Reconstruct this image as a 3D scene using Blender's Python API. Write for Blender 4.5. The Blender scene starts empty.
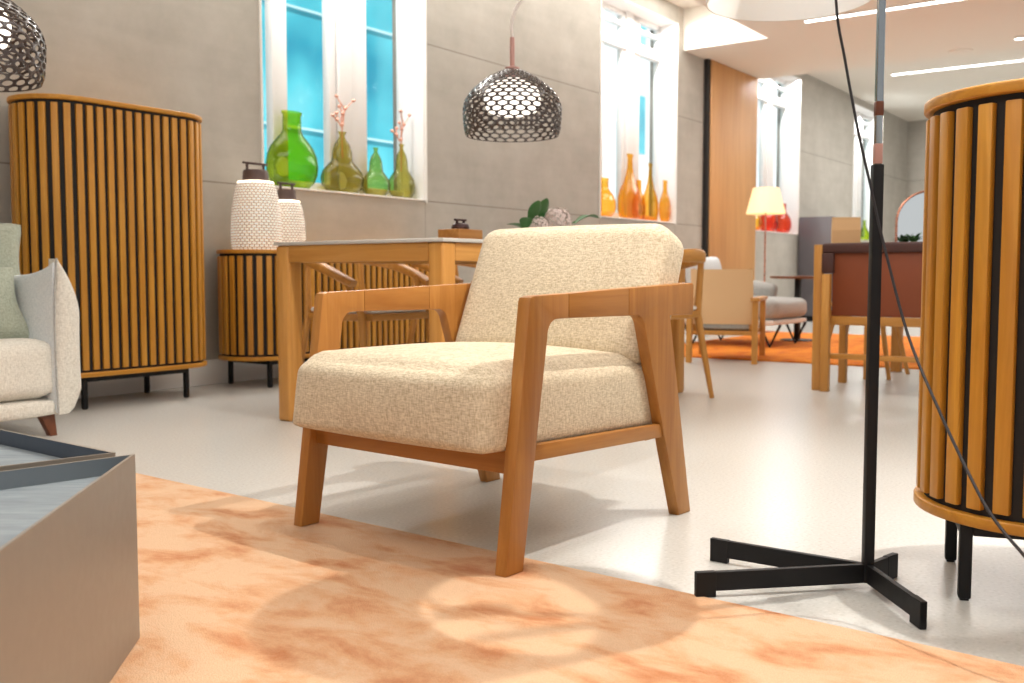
import bpy, bmesh, math, random
from mathutils import Vector, Matrix, Euler
random.seed(7)
PI = math.pi
S = bpy.context.scene
COL = S.collection

# ------------------------------------------------------------------ room frame
PHI = math.radians(90 - 35.678)                 # the window wall runs along this heading
D = Vector((math.cos(PHI), math.sin(PHI), 0))   # along the window wall, away from the camera
N = Vector((math.sin(PHI), -math.cos(PHI), 0))  # from the window wall into the room
W0 = Vector((-1.712, 5.584, 0))                 # a point at the foot of the window wall
def R(s, d, z=0.0): return W0 + s * D + d * N + Vector((0, 0, z))
CAMH = 0.62

# ------------------------------------------------------------------ materials
MATS = {}
def srgb(r, g, b):
    f = lambda c: (c / 12.92) if c <= .04045 else ((c + .055) / 1.055) ** 2.4
    return (f(r / 255), f(g / 255), f(b / 255), 1)
class NT:
    def __init__(s, name):
        m = bpy.data.materials.new(name); m.use_nodes = True
        s.m = m; s.t = m.node_tree; s.b = s.t.nodes['Principled BSDF']; MATS[name] = m
    def n(s, typ, **kw):
        nd = s.t.nodes.new(typ)
        for k, v in kw.items():
            if k in nd.inputs: nd.inputs[k].default_value = v
            else: setattr(nd, k, v)
        return nd
    def l(s, a, ao, b, bi): s.t.links.new(a.outputs[ao], b.inputs[bi])
    def coords(s, scale=(1, 1, 1), rot=(0, 0, 0), kind='Object'):
        tc = s.n('ShaderNodeTexCoord'); mp = s.n('ShaderNodeMapping')
        mp.inputs['Scale'].default_value = scale; mp.inputs['Rotation'].default_value = rot
        s.l(tc, kind, mp, 'Vector'); return mp
    def ramp(s, stops):
        r = s.n('ShaderNodeValToRGB'); e = r.color_ramp.elements
        while len(e) < len(stops): e.new(.5)
        for i, (p, c) in enumerate(stops): e[i].position = p; e[i].color = c
        return r
    def bump(s, src, out, strength, dist=.01):
        b = s.n('ShaderNodeBump'); b.inputs['Strength'].default_value = strength; b.inputs['Distance'].default_value = dist
        s.l(src, out, b, 'Height'); s.l(b, 'Normal', s.b, 'Normal')
    def set(s, **kw):
        for k, v in kw.items(): s.b.inputs[k.replace('_', ' ')].default_value = v
        return s

def plain(name, col, rough=.5, metal=0, **kw):
    k = NT(name); k.set(Base_Color=col, Roughness=rough, Metallic=metal, **kw)
    mp = k.coords((9, 9, 9)); no = k.n('ShaderNodeTexNoise', Scale=6.0, Detail=3.0); k.l(mp, 'Vector', no, 'Vector')
    mr = k.n('ShaderNodeMapRange'); mr.inputs['To Min'].default_value = max(.02, rough - .05); mr.inputs['To Max'].default_value = min(1, rough + .05)
    k.l(no, 'Fac', mr, 'Value'); k.l(mr, 'Result', k.b, 'Roughness')
    return k.m

def wood(name, c1, c2, axis, rough=.42, grain=1.0):
    k = NT(name); sc = [34 * grain] * 3; sc[axis] = 2.2 * grain
    mp = k.coords(tuple(sc))
    no = k.n('ShaderNodeTexNoise', Scale=1.0, Detail=6.0, Roughness=.62, Distortion=.6); k.l(mp, 'Vector', no, 'Vector')
    r = k.ramp([(.3, c1), (.55, tuple((a + b) / 2 for a, b in zip(c1, c2))), (.75, c2)]); k.l(no, 'Fac', r, 'Fac')
    sc2 = [4.] * 3; sc2[axis] = .7
    mp2 = k.coords(tuple(sc2)); n2 = k.n('ShaderNodeTexNoise', Scale=1.0, Detail=2.0); k.l(mp2, 'Vector', n2, 'Vector')
    mx = k.n('ShaderNodeMix', data_type='RGBA', blend_type='MULTIPLY'); mx.inputs[0].default_value = .55
    r2 = k.ramp([(.3, (.72, .66, .6, 1)), (.7, (1, 1, 1, 1))]); k.l(n2, 'Fac', r2, 'Fac')
    k.l(r, 'Color', mx, 6); k.l(r2, 'Color', mx, 7); k.l(mx, 2, k.b, 'Base Color')
    k.set(Roughness=rough); k.bump(no, 'Fac', .08, .004); return k.m

def fabric(name, c1, c2, scale=260, rough=.95, bump=.35, mottled=.5):
    k = NT(name); mp = k.coords()
    w1 = k.n('ShaderNodeTexNoise', Scale=1.0, Detail=2.0); m1 = k.coords((scale * .35, scale * .35, scale * 1.3)); k.l(m1, 'Vector', w1, 'Vector')
    w2 = k.n('ShaderNodeTexNoise', Scale=1.0, Detail=2.0); m2 = k.coords((scale * 1.3, scale * 1.3, scale * .3)); k.l(m2, 'Vector', w2, 'Vector')
    ad = k.n('ShaderNodeMath', operation='ADD'); k.l(w1, 'Fac', ad, 0); k.l(w2, 'Fac', ad, 1)
    r = k.ramp([(.36, c1), (.62, c2)]); hf = k.n('ShaderNodeMath', operation='MULTIPLY'); hf.inputs[1].default_value = .5
    k.l(ad, 'Value', hf, 0); k.l(hf, 'Value', r, 'Fac'); k.l(r, 'Color', k.b, 'Base Color')
    k.set(Roughness=rough, Sheen_Weight=.15, Sheen_Roughness=.5); k.bump(hf, 'Value', bump, .004); return k.m

def glass(name, col, edge=None, body=.06, rough=.03):
    """thin-walled blown glass: tinted see-through wall, deeper colour where the wall is seen edge-on, clear reflections"""
    k = NT(name); k.t.nodes.remove(k.b); out = k.t.nodes['Material Output']
    lw = k.n('ShaderNodeLayerWeight'); lw.inputs['Blend'].default_value = .45
    r = k.ramp([(.25, col), (.95, edge or col)]); k.l(lw, 'Facing', r, 'Fac')
    tr = k.n('ShaderNodeBsdfTransparent'); k.l(r, 'Color', tr, 'Color')
    df = k.n('ShaderNodeBsdfTranslucent'); df.inputs['Color'].default_value = col
    mx = k.n('ShaderNodeMixShader'); mx.inputs[0].default_value = body; k.l(tr, 'BSDF', mx, 1); k.l(df, 'BSDF', mx, 2)
    mp = k.coords((5, 5, 5)); no = k.n('ShaderNodeTexNoise', Scale=3.0); k.l(mp, 'Vector', no, 'Vector')
    b = k.n('ShaderNodeBump'); b.inputs['Strength'].default_value = .12; b.inputs['Distance'].default_value = .02; k.l(no, 'Fac', b, 'Height')
    gl = k.n('ShaderNodeBsdfGlossy'); gl.inputs['Roughness'].default_value = rough; k.l(b, 'Normal', gl, 'Normal')
    l2 = k.n('ShaderNodeLayerWeight'); l2.inputs['Blend'].default_value = .5
    pw = k.n('ShaderNodeMath', operation='POWER'); pw.inputs[1].default_value = 4.0; k.l(l2, 'Facing', pw, 0)
    fr = k.n('ShaderNodeMath', operation='MULTIPLY_ADD'); fr.inputs[1].default_value = .8 if edge else .35; fr.inputs[2].default_value = .04 if edge else .02; k.l(pw, 'Value', fr, 0)
    m2 = k.n('ShaderNodeMixShader'); k.l(fr, 'Value', m2, 0); k.l(mx, 'Shader', m2, 1); k.l(gl, 'BSDF', m2, 2); k.l(m2, 'Shader', out, 'Surface'); return k.m

def emit(name, col, strength):
    k = NT(name); k.set(Base_Color=col, Emission_Color=col, Emission_Strength=strength); return k.m

for ax, nm in enumerate('xyz'):
    wood('oak_' + nm, srgb(162, 103, 40), srgb(192, 135, 66), ax)                # armchair
    wood('teak_' + nm, srgb(190, 126, 32), srgb(222, 162, 60), ax)               # tambour cabinets
    wood('table_' + nm, srgb(190, 128, 52), srgb(220, 162, 84), ax)             # tables and chairs behind
    wood('beech_' + nm, srgb(196, 136, 84), srgb(222, 168, 116), ax)
wood('panel_wood', srgb(204, 150, 92), srgb(218, 166, 108), 2, .5, .5)
wood('dark_walnut', srgb(92, 46, 22), srgb(126, 70, 38), 2)
wood('walnut_x', srgb(100, 56, 28), srgb(140, 86, 48), 0)
fabric('boucle', srgb(186, 168, 138), srgb(226, 212, 186), 230, .95, .5)
fabric('sofa_linen', srgb(196, 190, 178), srgb(226, 221, 210), 240)
fabric('sofa_blue_linen', srgb(206, 213, 218), srgb(230, 234, 236), 240)
fabric('sage_linen', srgb(140, 146, 130), srgb(172, 178, 160), 240)
fabric('grey_wool', srgb(152, 151, 148), srgb(182, 180, 175), 200)
fabric('white_wool', srgb(214, 208, 200), srgb(236, 232, 226), 200)
fabric('pale_wool', srgb(200, 206, 210), srgb(226, 230, 232), 200)
plain('black_metal', (.006, .0055, .006, 1), .5, Specular_IOR_Level=.3)
plain('black_void', (.010, .008, .007, 1), .7)
plain('dark_grey_metal', srgb(78, 82, 88), .4, .2)
plain('planter_metal', srgb(140, 131, 120), .38, .25)
plain('planter_rim', srgb(72, 80, 92), .4, .3); plain('planter_rim_light', srgb(112, 120, 126), .4, .2)
plain('chrome', (.34, .36, .37, 1), .2, 1.0)
plain('copper', srgb(206, 146, 122), .28, .9)
plain('lantern_metal', srgb(88, 70, 66), .45, .2)
plain('white_paint', srgb(236, 233, 228), .5)
plain('window_white', srgb(240, 238, 236), .4)
plain('ceiling_paint', srgb(242, 236, 226), .8)
plain('ceramic_top', srgb(196, 190, 182), .4)
plain('shade_white', srgb(238, 240, 240), .7)
plain('tan_leather', srgb(234, 192, 144), .55)
plain('brown_leather', srgb(134, 66, 34), .5)
plain('dark_leather', srgb(74, 42, 36), .5)
plain('kraft', srgb(220, 178, 130), .8)
plain('slate_cabinet', srgb(104, 100, 104), .35, .2)
plain('cable_white', srgb(225, 215, 208), .5)
plain('cable_black', (.02, .018, .022, 1), .5)
plain('coral_pink', srgb(226, 168, 146), .6)
plain('leaf_green', srgb(52, 104, 44), .45)
plain('petal', srgb(222, 204, 198), .8)
plain('iron', srgb(70, 46, 44), .5, .3)
plain('rose_paint', srgb(196, 150, 140), .4, .3)
plain('mirror_glass', (.85, .87, .86, 1), .05, 1.0)
plain('facade_white', srgb(226, 232, 236), .6)
plain('mullion', srgb(190, 226, 232), .5)
plain('seat_white', srgb(236, 232, 226), .85)
glass('glass_green', (.66, .78, .10, 1), (.12, .22, .01, 1)); glass('glass_olive', (.74, .70, .30, 1), (.22, .18, .03, 1)); glass('glass_orange', (1.0, .72, .20, 1), (1.0, .42, .03, 1), .14); glass('glass_red', (1.0, .30, .12, 1), (.6, .04, .01, 1), .14)
glass('glass_clear', (.96, .98, .98, 1), None, 0.0, .0)

k = NT('facade_blue'); mp = k.coords((.35, .35, .35)); no = k.n('ShaderNodeTexNoise', Scale=1.0, Detail=3.0); k.l(mp, 'Vector', no, 'Vector')
r = k.ramp([(.35, srgb(20, 140, 168)), (.5, srgb(84, 192, 208)), (.7, srgb(158, 216, 222))]); k.l(no, 'Fac', r, 'Fac'); k.l(r, 'Color', k.b, 'Base Color'); k.set(Roughness=.35)

k = NT('concrete')                                     # large grey panels with fine dark joints
mp = k.coords(); no = k.n('ShaderNodeTexNoise', Scale=2.2, Detail=9.0, Roughness=.68); k.l(mp, 'Vector', no, 'Vector')
r = k.ramp([(.3, srgb(174, 169, 159)), (.72, srgb(196, 191, 182))]); k.l(no, 'Fac', r, 'Fac')
mp2 = k.coords((.6, .6, 5)); n3 = k.n('ShaderNodeTexNoise', Scale=2.0, Detail=4.0); k.l(mp2, 'Vector', n3, 'Vector')
mx = k.n('ShaderNodeMix', data_type='RGBA', blend_type='MULTIPLY'); mx.inputs[0].default_value = .35
r3 = k.ramp([(.35, (.8, .79, .78, 1)), (.65, (1, 1, 1, 1))]); k.l(n3, 'Fac', r3, 'Fac'); k.l(r, 'Color', mx, 6); k.l(r3, 'Color', mx, 7)
sp = k.n('ShaderNodeSeparateXYZ'); tc = k.coords(); k.l(tc, 'Vector', sp, 'Vector')
prev = None
for axis, pos in [('Z', 1.134), ('Z', 2.23), ('X', .43), ('X', 1.885), ('X', 4.29), ('X', 5.79), ('X', 7.9), ('X', 9.35), ('X', 11.65), ('X', 13.1), ('X', -1.5)]:
    a = k.n('ShaderNodeMath', operation='COMPARE'); a.inputs[1].default_value = pos; a.inputs[2].default_value = .004 if axis == 'Z' else .0025
    k.l(sp, axis, a, 0)
    if prev is None: prev = a
    else:
        b = k.n('ShaderNodeMath', operation='MAXIMUM'); k.l(prev, 'Value', b, 0); k.l(a, 'Value', b, 1); prev = b
mj = k.n('ShaderNodeMix', data_type='RGBA'); mj.inputs[7].default_value = srgb(140, 132, 122)
k.l(prev, 'Value', mj, 0); k.l(mx, 2, mj, 6); k.l(mj, 2, k.b, 'Base Color'); k.set(Roughness=.8); k.bump(no, 'Fac', .08, .01)

k = NT('terrazzo')
mp = k.coords(); vo = k.n('ShaderNodeTexNoise', Scale=120.0, Detail=1.0); k.l(mp, 'Vector', vo, 'Vector')
r = k.ramp([(.28, srgb(190, 188, 182)), (.40, srgb(199, 198, 193)), (.6, srgb(202, 201, 196)), (.74, srgb(210, 209, 204))])
k.l(vo, 'Fac', r, 'Fac'); k.l(r, 'Color', k.b, 'Base Color'); k.set(Roughness=.27)

def rugmat(name, a, b, c):
    k = NT(name); mp = k.coords()
    m1 = k.coords((2.4, 4.2, 1)); no = k.n('ShaderNodeTexNoise', Scale=2.1, Detail=7.0, Roughness=.62, Distortion=.35); k.l(m1, 'Vector', no, 'Vector')
    r = k.ramp([(.33, a), (.45, b), (.56, c)]); k.l(no, 'Fac', r, 'Fac')
    n2 = k.n('ShaderNodeTexNoise', Scale=420.0, Detail=2.0); k.l(mp, 'Vector', n2, 'Vector')
    mx = k.n('ShaderNodeMix', data_type='RGBA', blend_type='MULTIPLY'); mx.inputs[0].default_value = .5
    r2 = k.ramp([(.3, (.74, .7, .66, 1)), (.6, (1, 1, 1, 1))]); k.l(n2, 'Fac', r2, 'Fac'); k.l(r, 'Color', mx, 6); k.l(r2, 'Color', mx, 7)
    k.l(mx, 2, k.b, 'Base Color'); k.set(Roughness=1.0, Sheen_Weight=.06, Sheen_Roughness=.4)
    ad = k.n('ShaderNodeMath', operation='ADD'); k.l(n2, 'Fac', ad, 0); k.l(no, 'Fac', ad, 1); k.bump(ad, 'Value', .5, .01); return k.m
rugmat('rug_peach', srgb(198, 130, 84), srgb(217, 166, 124), srgb(224, 186, 150))
rugmat('rug_orange', srgb(214, 108, 6), srgb(230, 124, 10), srgb(238, 142, 24))

k = NT('tray_stone'); mp = k.coords((9, 60, 3)); no = k.n('ShaderNodeTexNoise', Scale=1.6, Detail=5.0, Roughness=.65); k.l(mp, 'Vector', no, 'Vector')
r = k.ramp([(.3, srgb(108, 117, 123)), (.7, srgb(138, 147, 152))]); k.l(no, 'Fac', r, 'Fac'); k.l(r, 'Color', k.b, 'Base Color'); k.set(Roughness=.55)

k = NT('lantern_weave')                               # woven white lantern lit from inside
tc = k.n('ShaderNodeTexCoord'); sx_ = k.n('ShaderNodeSeparateXYZ'); k.l(tc, 'Object', sx_, 'Vector')
at_ = k.n('ShaderNodeMath', operation='ARCTAN2'); k.l(sx_, 'Y', at_, 0); k.l(sx_, 'X', at_, 1)
cb = k.n('ShaderNodeCombineXYZ'); m_ = k.n('ShaderNodeMath', operation='MULTIPLY'); m_.inputs[1].default_value = 32 / (2 * PI); k.l(at_, 'Value', m_, 0)
m2_ = k.n('ShaderNodeMath', operation='MULTIPLY'); m2_.inputs[1].default_value = 50; k.l(sx_, 'Z', m2_, 0); k.l(m_, 'Value', cb, 'X'); k.l(m2_, 'Value', cb, 'Y')
br = k.n('ShaderNodeTexBrick'); k.l(cb, 'Vector', br, 'Vector')
for nm_, v_ in (('Scale', 1.0), ('Mortar Size', .13), ('Mortar Smooth', .5), ('Brick Width', 1.0), ('Row Height', .75), ('Color1', srgb(246, 240, 228)), ('Color2', srgb(236, 228, 214)), ('Mortar', srgb(150, 126, 104))): br.inputs[nm_].default_value = v_
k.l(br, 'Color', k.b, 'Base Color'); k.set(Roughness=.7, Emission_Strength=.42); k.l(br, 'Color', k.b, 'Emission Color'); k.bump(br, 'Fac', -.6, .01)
emit('lamp_opal', (1, .93, .84, 1), 1.7)
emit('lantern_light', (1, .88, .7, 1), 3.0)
emit('led', (1, .98, .95, 1), 9.0)
k = NT('cream_shade'); k.set(Base_Color=srgb(250, 226, 180), Roughness=.8, Emission_Color=srgb(255, 224, 165), Emission_Strength=.55)
k = NT('lattice_black'); k.set(Base_Color=(.045, .028, .022, 1), Roughness=.2, Metallic=0.0, Specular_IOR_Level=.7)

# ------------------------------------------------------------------ mesh helpers
class MB:
    def __init__(s): s.bm = bmesh.new()
    def box(s, x0, x1, y0, y1, z0, z1, bevel=0, seg=2, mat=None):
        vs = [s.bm.verts.new((x, y, z)) for z in (z0, z1) for x, y in ((x0, y0), (x1, y0), (x1, y1), (x0, y1))]
        if mat: 
            for v in vs: v.co = mat @ v.co
        fs = [s.bm.faces.new([vs[i] for i in f]) for f in ((3, 2, 1, 0), (4, 5, 6, 7), (0, 1, 5, 4), (1, 2, 6, 5), (2, 3, 7, 6), (3, 0, 4, 7))]
        if bevel:
            es = {e for f in fs for e in f.edges}
            bmesh.ops.bevel(s.bm, geom=list(es), offset=bevel, segments=seg, affect='EDGES', profile=.5)
        return s
    def prism(s, pts, axis, a0, a1, bevel=0, seg=2):
        """polygon pts extruded along axis ('x','y','z') from a0 to a1"""
        def P(p, a): return {'x': (a, p[0], p[1]), 'y': (p[0], a, p[1]), 'z': (p[0], p[1], a)}[axis]
        A = [s.bm.verts.new(P(p, a0)) for p in pts]; B = [s.bm.verts.new(P(p, a1)) for p in pts]
        n = len(pts); fs = [s.bm.faces.new(A), s.bm.faces.new(B)]
        for i in range(n): fs.append(s.bm.faces.new((A[i], A[(i + 1) % n], B[(i + 1) % n], B[i])))
        bmesh.ops.recalc_face_normals(s.bm, faces=fs)
        if bevel:
            es = set(e for f in fs[:2] for e in f.edges)
            bmesh.ops.bevel(s.bm, geom=list(es), offset=bevel, segments=seg, affect='EDGES', profile=.5)
        return s
    def loft(s, rings, closed=True, caps=True):
        V = [[s.bm.verts.new(p) for p in r] for r in rings]; n = len(V[0]); fs = []
        for a, b in zip(V, V[1:]):
            for i in range(n if closed else n - 1):
                fs.append(s.bm.faces.new((a[i], a[(i + 1) % n], b[(i + 1) % n], b[i])))
        if caps and closed: fs += [s.bm.faces.new(V[0][::-1]), s.bm.faces.new(V[-1])]
        bmesh.ops.recalc_face_normals(s.bm, faces=fs)
        return s
    def tube(s, path, r, n=10, r2=None, flat=None):
        """tube along path; r number or per-point list; flat = per-point (rx, rz) with world up"""
        path = [Vector(p) for p in path]; m = len(path); rings = []
        up0 = None
        for i, p in enumerate(path):
            t = (path[min(i + 1, m - 1)] - path[max(i - 1, 0)]).normalized()
            if flat is None:
                ref = up0 if up0 is not None else (Vector((0, 0, 1)) if abs(t.z) < .9 else Vector((1, 0, 0)))
                a = (ref - t * ref.dot(t)).normalized(); up0 = a; b = t.cross(a)
                rr = r[i] if isinstance(r, (list, tuple)) else r
                rings.append([p + (a * math.cos(q) + b * math.sin(q)) * rr for q in [2 * PI * j / n for j in range(n)]])
            else:
                up = Vector((0, 0, 1)); b = t.cross(up).normalized(); a = b.cross(t)
                rx, rz = flat[i]
                rings.append([p + b * (math.copysign(abs(math.cos(q)) ** .75, math.cos(q)) * rx) + a * (math.copysign(abs(math.sin(q)) ** .75, math.sin(q)) * rz) for q in [2 * PI * j / n for j in range(n)]])
        return s.loft(rings)
    def lathe(s, prof, n=32, c=(0, 0, 0), caps=True):
        return s.loft([[(c[0] + r * math.cos(2 * PI * j / n), c[1] + r * math.sin(2 * PI * j / n), c[2] + z) for j in range(n)] for r, z in prof], caps=caps)
    def cushion(s, sx, sy, sz, r, bulge=(.0, .0, .0), n=16, mat=None, c=(0, 0, 0), pinch=0, r_low=None):
        """rounded, softly swollen block centred on c"""
        tb = bmesh.new(); bmesh.ops.create_grid
        H = Vector((sx / 2, sy / 2, sz / 2)); verts = {}
        def key(p): return tuple(round(x, 5) for x in p)
        ts = []
        for i in range(n + 1):
            t = -1 + 2 * i / n; ts.append(math.copysign(abs(t) ** .72, t) if t else 0)
        def V(p):
            kk = key(p)
            if kk in verts: return verts[kk]
            q = Vector((p[0] * H.x, p[1] * H.y, p[2] * H.z))
            rr = min(r if r_low is None else r_low + (r - r_low) * (p[2] + 1) / 2, H.x, H.y, H.z)
            inn = Vector([max(-h + rr, min(h - rr, v)) for v, h in zip(q, H)])
            dv = q - inn
            if dv.length > 1e-9: q = inn + dv.normalized() * rr
            w = [math.cos(x * PI / 2) ** .8 if abs(x) < 1 else 0 for x in p]
            q.x += bulge[0] * (q.x / H.x) * w[1] * w[2]; q.y += bulge[1] * (q.y / H.y) * w[0] * w[2]; q.z += bulge[2] * (q.z / H.z) * w[0] * w[1]
            if pinch:
                f = 1 + pinch * (p[0] ** 2) * (p[2] ** 2); q.x *= f; q.z *= f
            q = q + Vector(c)
            if mat is not None: q = mat @ q
            verts[kk] = s.bm.verts.new(q); return verts[kk]
        for ax in range(3):
            for sg in (-1, 1):
                for i in range(n):
                    for j in range(n):
                        quad = []
                        for a, b in ((i, j), (i + 1, j), (i + 1, j + 1), (i, j + 1)):
                            p = [0, 0, 0]; p[ax] = sg; p[(ax + 1) % 3] = ts[a]; p[(ax + 2) % 3] = ts[b]; quad.append(V(p))
                        if sg < 0: quad.reverse()
                        try: s.bm.faces.new(quad)
                        except ValueError: pass
        tb.free(); return s
    def build(s, name, mat, parent=None, smooth=True, mods=None):
        me = bpy.data.meshes.new(name); s.bm.to_mesh(me); s.bm.free()
        me.materials.append(MATS[mat])
        if smooth:
            for p in me.polygons: p.use_smooth = True
            try: me.set_sharp_from_angle(angle=math.radians(38))
            except Exception: pass
        o = bpy.data.objects.new(name, me); COL.objects.link(o)
        if parent: o.parent = parent
        return o
def tag(o, label=None, cat=None, group=None, kind=None):
    if label: o['label'] = label
    if cat: o['category'] = cat
    if group: o['group'] = group
    if kind: o['kind'] = kind
    return o
def thing(name, label, cat, loc=(0, 0, 0), rz=0, group=None):
    o = bpy.data.objects.new(name, None); COL.objects.link(o); o.empty_display_size = .1
    o.location = loc; o.rotation_euler = (0, 0, rz); return tag(o, label, cat, group)
def copy_tree(o, parent=None):
    c = o.copy(); COL.objects.link(c)
    if parent: c.parent = parent
    for ch in [x for x in bpy.data.objects if x.parent is o]: copy_tree(ch, c)
    return c
def place(o, loc, rz): o.location = loc; o.rotation_euler = (0, 0, rz); return o
def struct(o): o['kind'] = 'structure'; return o
def arc(cx, cy, r, a0, a1, n=6): return [(cx + r * math.cos(math.radians(a0 + (a1 - a0) * i / n)), cy + r * math.sin(math.radians(a0 + (a1 - a0) * i / n))) for i in range(n + 1)]
def pill(L, r, n=20):
    """outline of a pill of overall length L and end radius r, centred"""
    h = L / 2 - r
    return [(h + r * math.cos(a), r * math.sin(a)) for a in [-PI / 2 + PI * i / n for i in range(n + 1)]] + [(-h + r * math.cos(a), r * math.sin(a)) for a in [PI / 2 + PI * i / n for i in range(n + 1)]]
# in room-aligned objects: local x = along the wall, local y = towards the wall (so d = -y)

# ================================================================== THE SETTING
m = MB(); m.box(-8, 14.9, -9.5, .3, -.12, 0); o = m.build('floor', 'terrazzo', smooth=False); struct(place(o, W0, PHI))
WIN = [(.425, 1.885), (4.29, 5.79), (7.9, 9.35), (11.65, 13.1)]; ZS, ZH = 1.14, 3.15
m = MB(); x = -8.0
for a, b in WIN:
    m.box(x, a, 0, .3, 0, 3.5); m.box(a, b, 0, .3, 0, ZS); m.box(a, b, 0, .3, ZH, 3.5); x = b
m.box(x, 14.97, 0, .3, 0, 3.5)
o = m.build('wall_back', 'concrete', smooth=False); struct(place(o, W0, PHI))
m = MB(); m.box(14.67, 14.97, -9.5, 0, 0, 3.5); o = m.build('wall_end', 'concrete', smooth=False); struct(place(o, W0, PHI))
m = MB()
m.box(-8, 5.93, -9.5, -.91, 2.9, 3.5); m.box(5.93, 7.85, -9.5, 0, 2.9, 3.5); m.box(7.85, 14.97, -9.5, 0, 3.25, 3.5); m.box(-8, 5.93, -.91, 0, 3.32, 3.5)
o = m.build('ceiling', 'ceiling_paint', smooth=False); struct(place(o, W0, PHI))
m = MB(); m.box(-8, 6.45, -.014, 0, 0, .14, .003); m.box(7.85, 14.6, -.014, 0, 0, .14, .003)
o = m.build('baseboard_back', 'white_paint'); struct(place(o, W0, PHI))
m = MB(); m.box(6.50, 7.76, -.07, 0, 0, 2.895, .004); o = m.build('trim_1', 'panel_wood'); struct(place(o, W0, PHI))
m = MB(); m.box(6.44, 6.5, -.05, 0, 0, 2.9); o = m.build('shadow_line_strip', 'black_void'); struct(place(o, W0, PHI))  # black strip put in for the dark shadow line beside the wood panel

for i, (a, b) in enumerate(WIN):
    f = MB(); y0, y1 = .19, .255
    def st(x0, x1, z0=ZS + .02, z1=ZH, dy=0): f.box(a + x0, a + x1, y0 - dy, y1, z0, z1, .006)
    w = b - a
    st(0, .06); st(.25, .37); st(.73, .79); st(.80, .92, dy=.02); st(.93, 1.08); st(w - .015, w)     # stiles of the casements
    f.box(a, b, y0, y1, ZS, ZS + .07, .006); f.box(a, b, y0, y1, ZH - .05, ZH, .006); f.box(a, b, y0 - .02, y1, 2.78, 2.88, .006)
    f.box(b - .012, b, .0, y0, ZS, ZH); f.box(a, a + .012, .0, y0, ZS, ZH); f.box(a + .012, b - .012, .0, y0, ZH - .012, ZH)   # white lining of the reveal
    if i: 
        f.box(a, b, y0 - .01, y1, 3.0, 3.03, .004)
    o = f.build('window_%d' % (i + 1), 'window_white'); struct(place(o, W0, PHI))
    p = MB(); p.box(a + .02, b - .02, .222, .228, ZS + .05, ZH - .03); p.build('window_pane', 'glass_clear', o, smooth=False)
    p = MB(); p.box(a, b, -.012, y0, ZS - .008, ZS + .004, .003); p.build('window_sill', 'white_paint', o)
    p = MB()
    p.box(a - .012, a, -.012, .005, ZS - .02, ZH); p.box(b, b + .012, -.012, .005, ZS - .02, ZH); p.build('window_trim', 'white_paint', o)

# the street side: a turquoise glass block and a pale block further along
bl = thing('office_building', 'turquoise glass office block seen outside through the window behind the green vase', 'building', R(6, -9.0), PHI)
m = MB(); m.box(-9, 8, 0, 6, 0, 9); m.build('facade_glass', 'facade_blue', bl, smooth=False)
m = MB()
for i in range(7): m.box(-9 + i * 2.6, -8.95 + i * 2.6, -.06, 0, 0, 9)
for i in range(4): m.box(-9, 8, -.05, 0, 1.1 + i * 2.1, 1.14 + i * 2.1)
m.build('mullion_grid', 'mullion', bl, smooth=False)
bl = thing('apartment_building', 'pale building standing outside beyond the farther windows', 'building', R(32, -9.0), PHI)
m = MB(); m.box(-17.5, 20, 0, 6, 0, 11); m.build('facade', 'facade_white', bl, smooth=False)
for i in range(14):
    for j in range(3): MB().box(-16 + i * 2.4, -14.9 + i * 2.4, -.02, .02, 1 + j * 3, 2.6 + j * 3).build('window', 'facade_blue', bl, smooth=False)
m = MB(); m.box(-8, 60, .3, 9.0, -.3, -.15); o = m.build('street_ground', 'facade_white', smooth=False); struct(place(o, W0, PHI))

# ================================================================== ARMCHAIR
AX = Vector((.775, -.632, 0)); ach_rot = math.atan2(AX.y, AX.x)
ach = thing('armchair', 'wooden armchair with cream woven cushions and flat angled arms, standing half on the peach rug', 'armchair', (-.012, 1.996, 0), ach_rot)
F0 = .0035
front_leg = [(.0 + F0 * .14, F0), (.057, F0), (.139, .485)] + arc(.174, .489, .035, 172, 92, 6) + [(.215, .5245), (.215, .5785), (.092, .5748), (.080, .5712), (.076, .562)]
armrest = [(.215, .5245), (.455, .5218), (.455, .5872), (.215, .5785)]
rear_leg = [(.455, .5218)] + arc(.490, .485, .037, 95, 12, 6) + [(.572, .36), (.700, 0), (.760, 0), (.646, .5165), (.757, .5155), (.763, .522), (.763, .593), (.757, .5975), (.455, .5872)]
for x0, x1 in ((-.032, 0), (-.680, -.648)):
    m = MB(); m.prism(front_leg, 'x', x0, x1, .0035); m.build('leg', 'oak_z', ach)
    m = MB(); m.prism(rear_leg, 'x', x0, x1, .0035); m.build('leg', 'oak_z', ach)
    m = MB(); m.prism(armrest, 'x', x0, x1, .0035); m.build('armrest', 'oak_y', ach)
def bar(x0, x1, p0, p1, h, t):   # rail running in y from p0 to p1 (y,z of its top)
    return MB().prism([(p0[0], p0[1]), (p1[0], p1[1]), (p1[0], p1[1] - h), (p0[0], p0[1] - h)], 'x', x0, x1, .003)
for x0, x1 in ((-.027, -.006), (-.674, -.653)):
    bar(x0, x1, (.085, .262), (.625, .246), .034, .02).build('side_rail', 'oak_y', ach)
m = MB(); m.box(-.649, -.031, .050, .074, .203, .252, .003); m.build('front_rail', 'oak_x', ach)
m = MB(); m.box(-.649, -.031, .585, .61, .205, .245, .003); m.build('rear_rail', 'oak_x', ach)
m = MB(); m.prism([(.06, .258), (.60, .244), (.60, .236), (.06, .25)], 'x', -.649, -.031); m.build('seat_deck', 'black_void', ach)
T = Matrix.Translation((-.337, .303, .336)) @ Matrix.Rotation(math.radians(-1.6), 4, 'X')
m = MB(); m.cushion(.612, .674, .180, .062, (.008, .016, .026), 26, T, r_low=.016); seatc = m.build('seat_cushion', 'boucle', ach)
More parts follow.
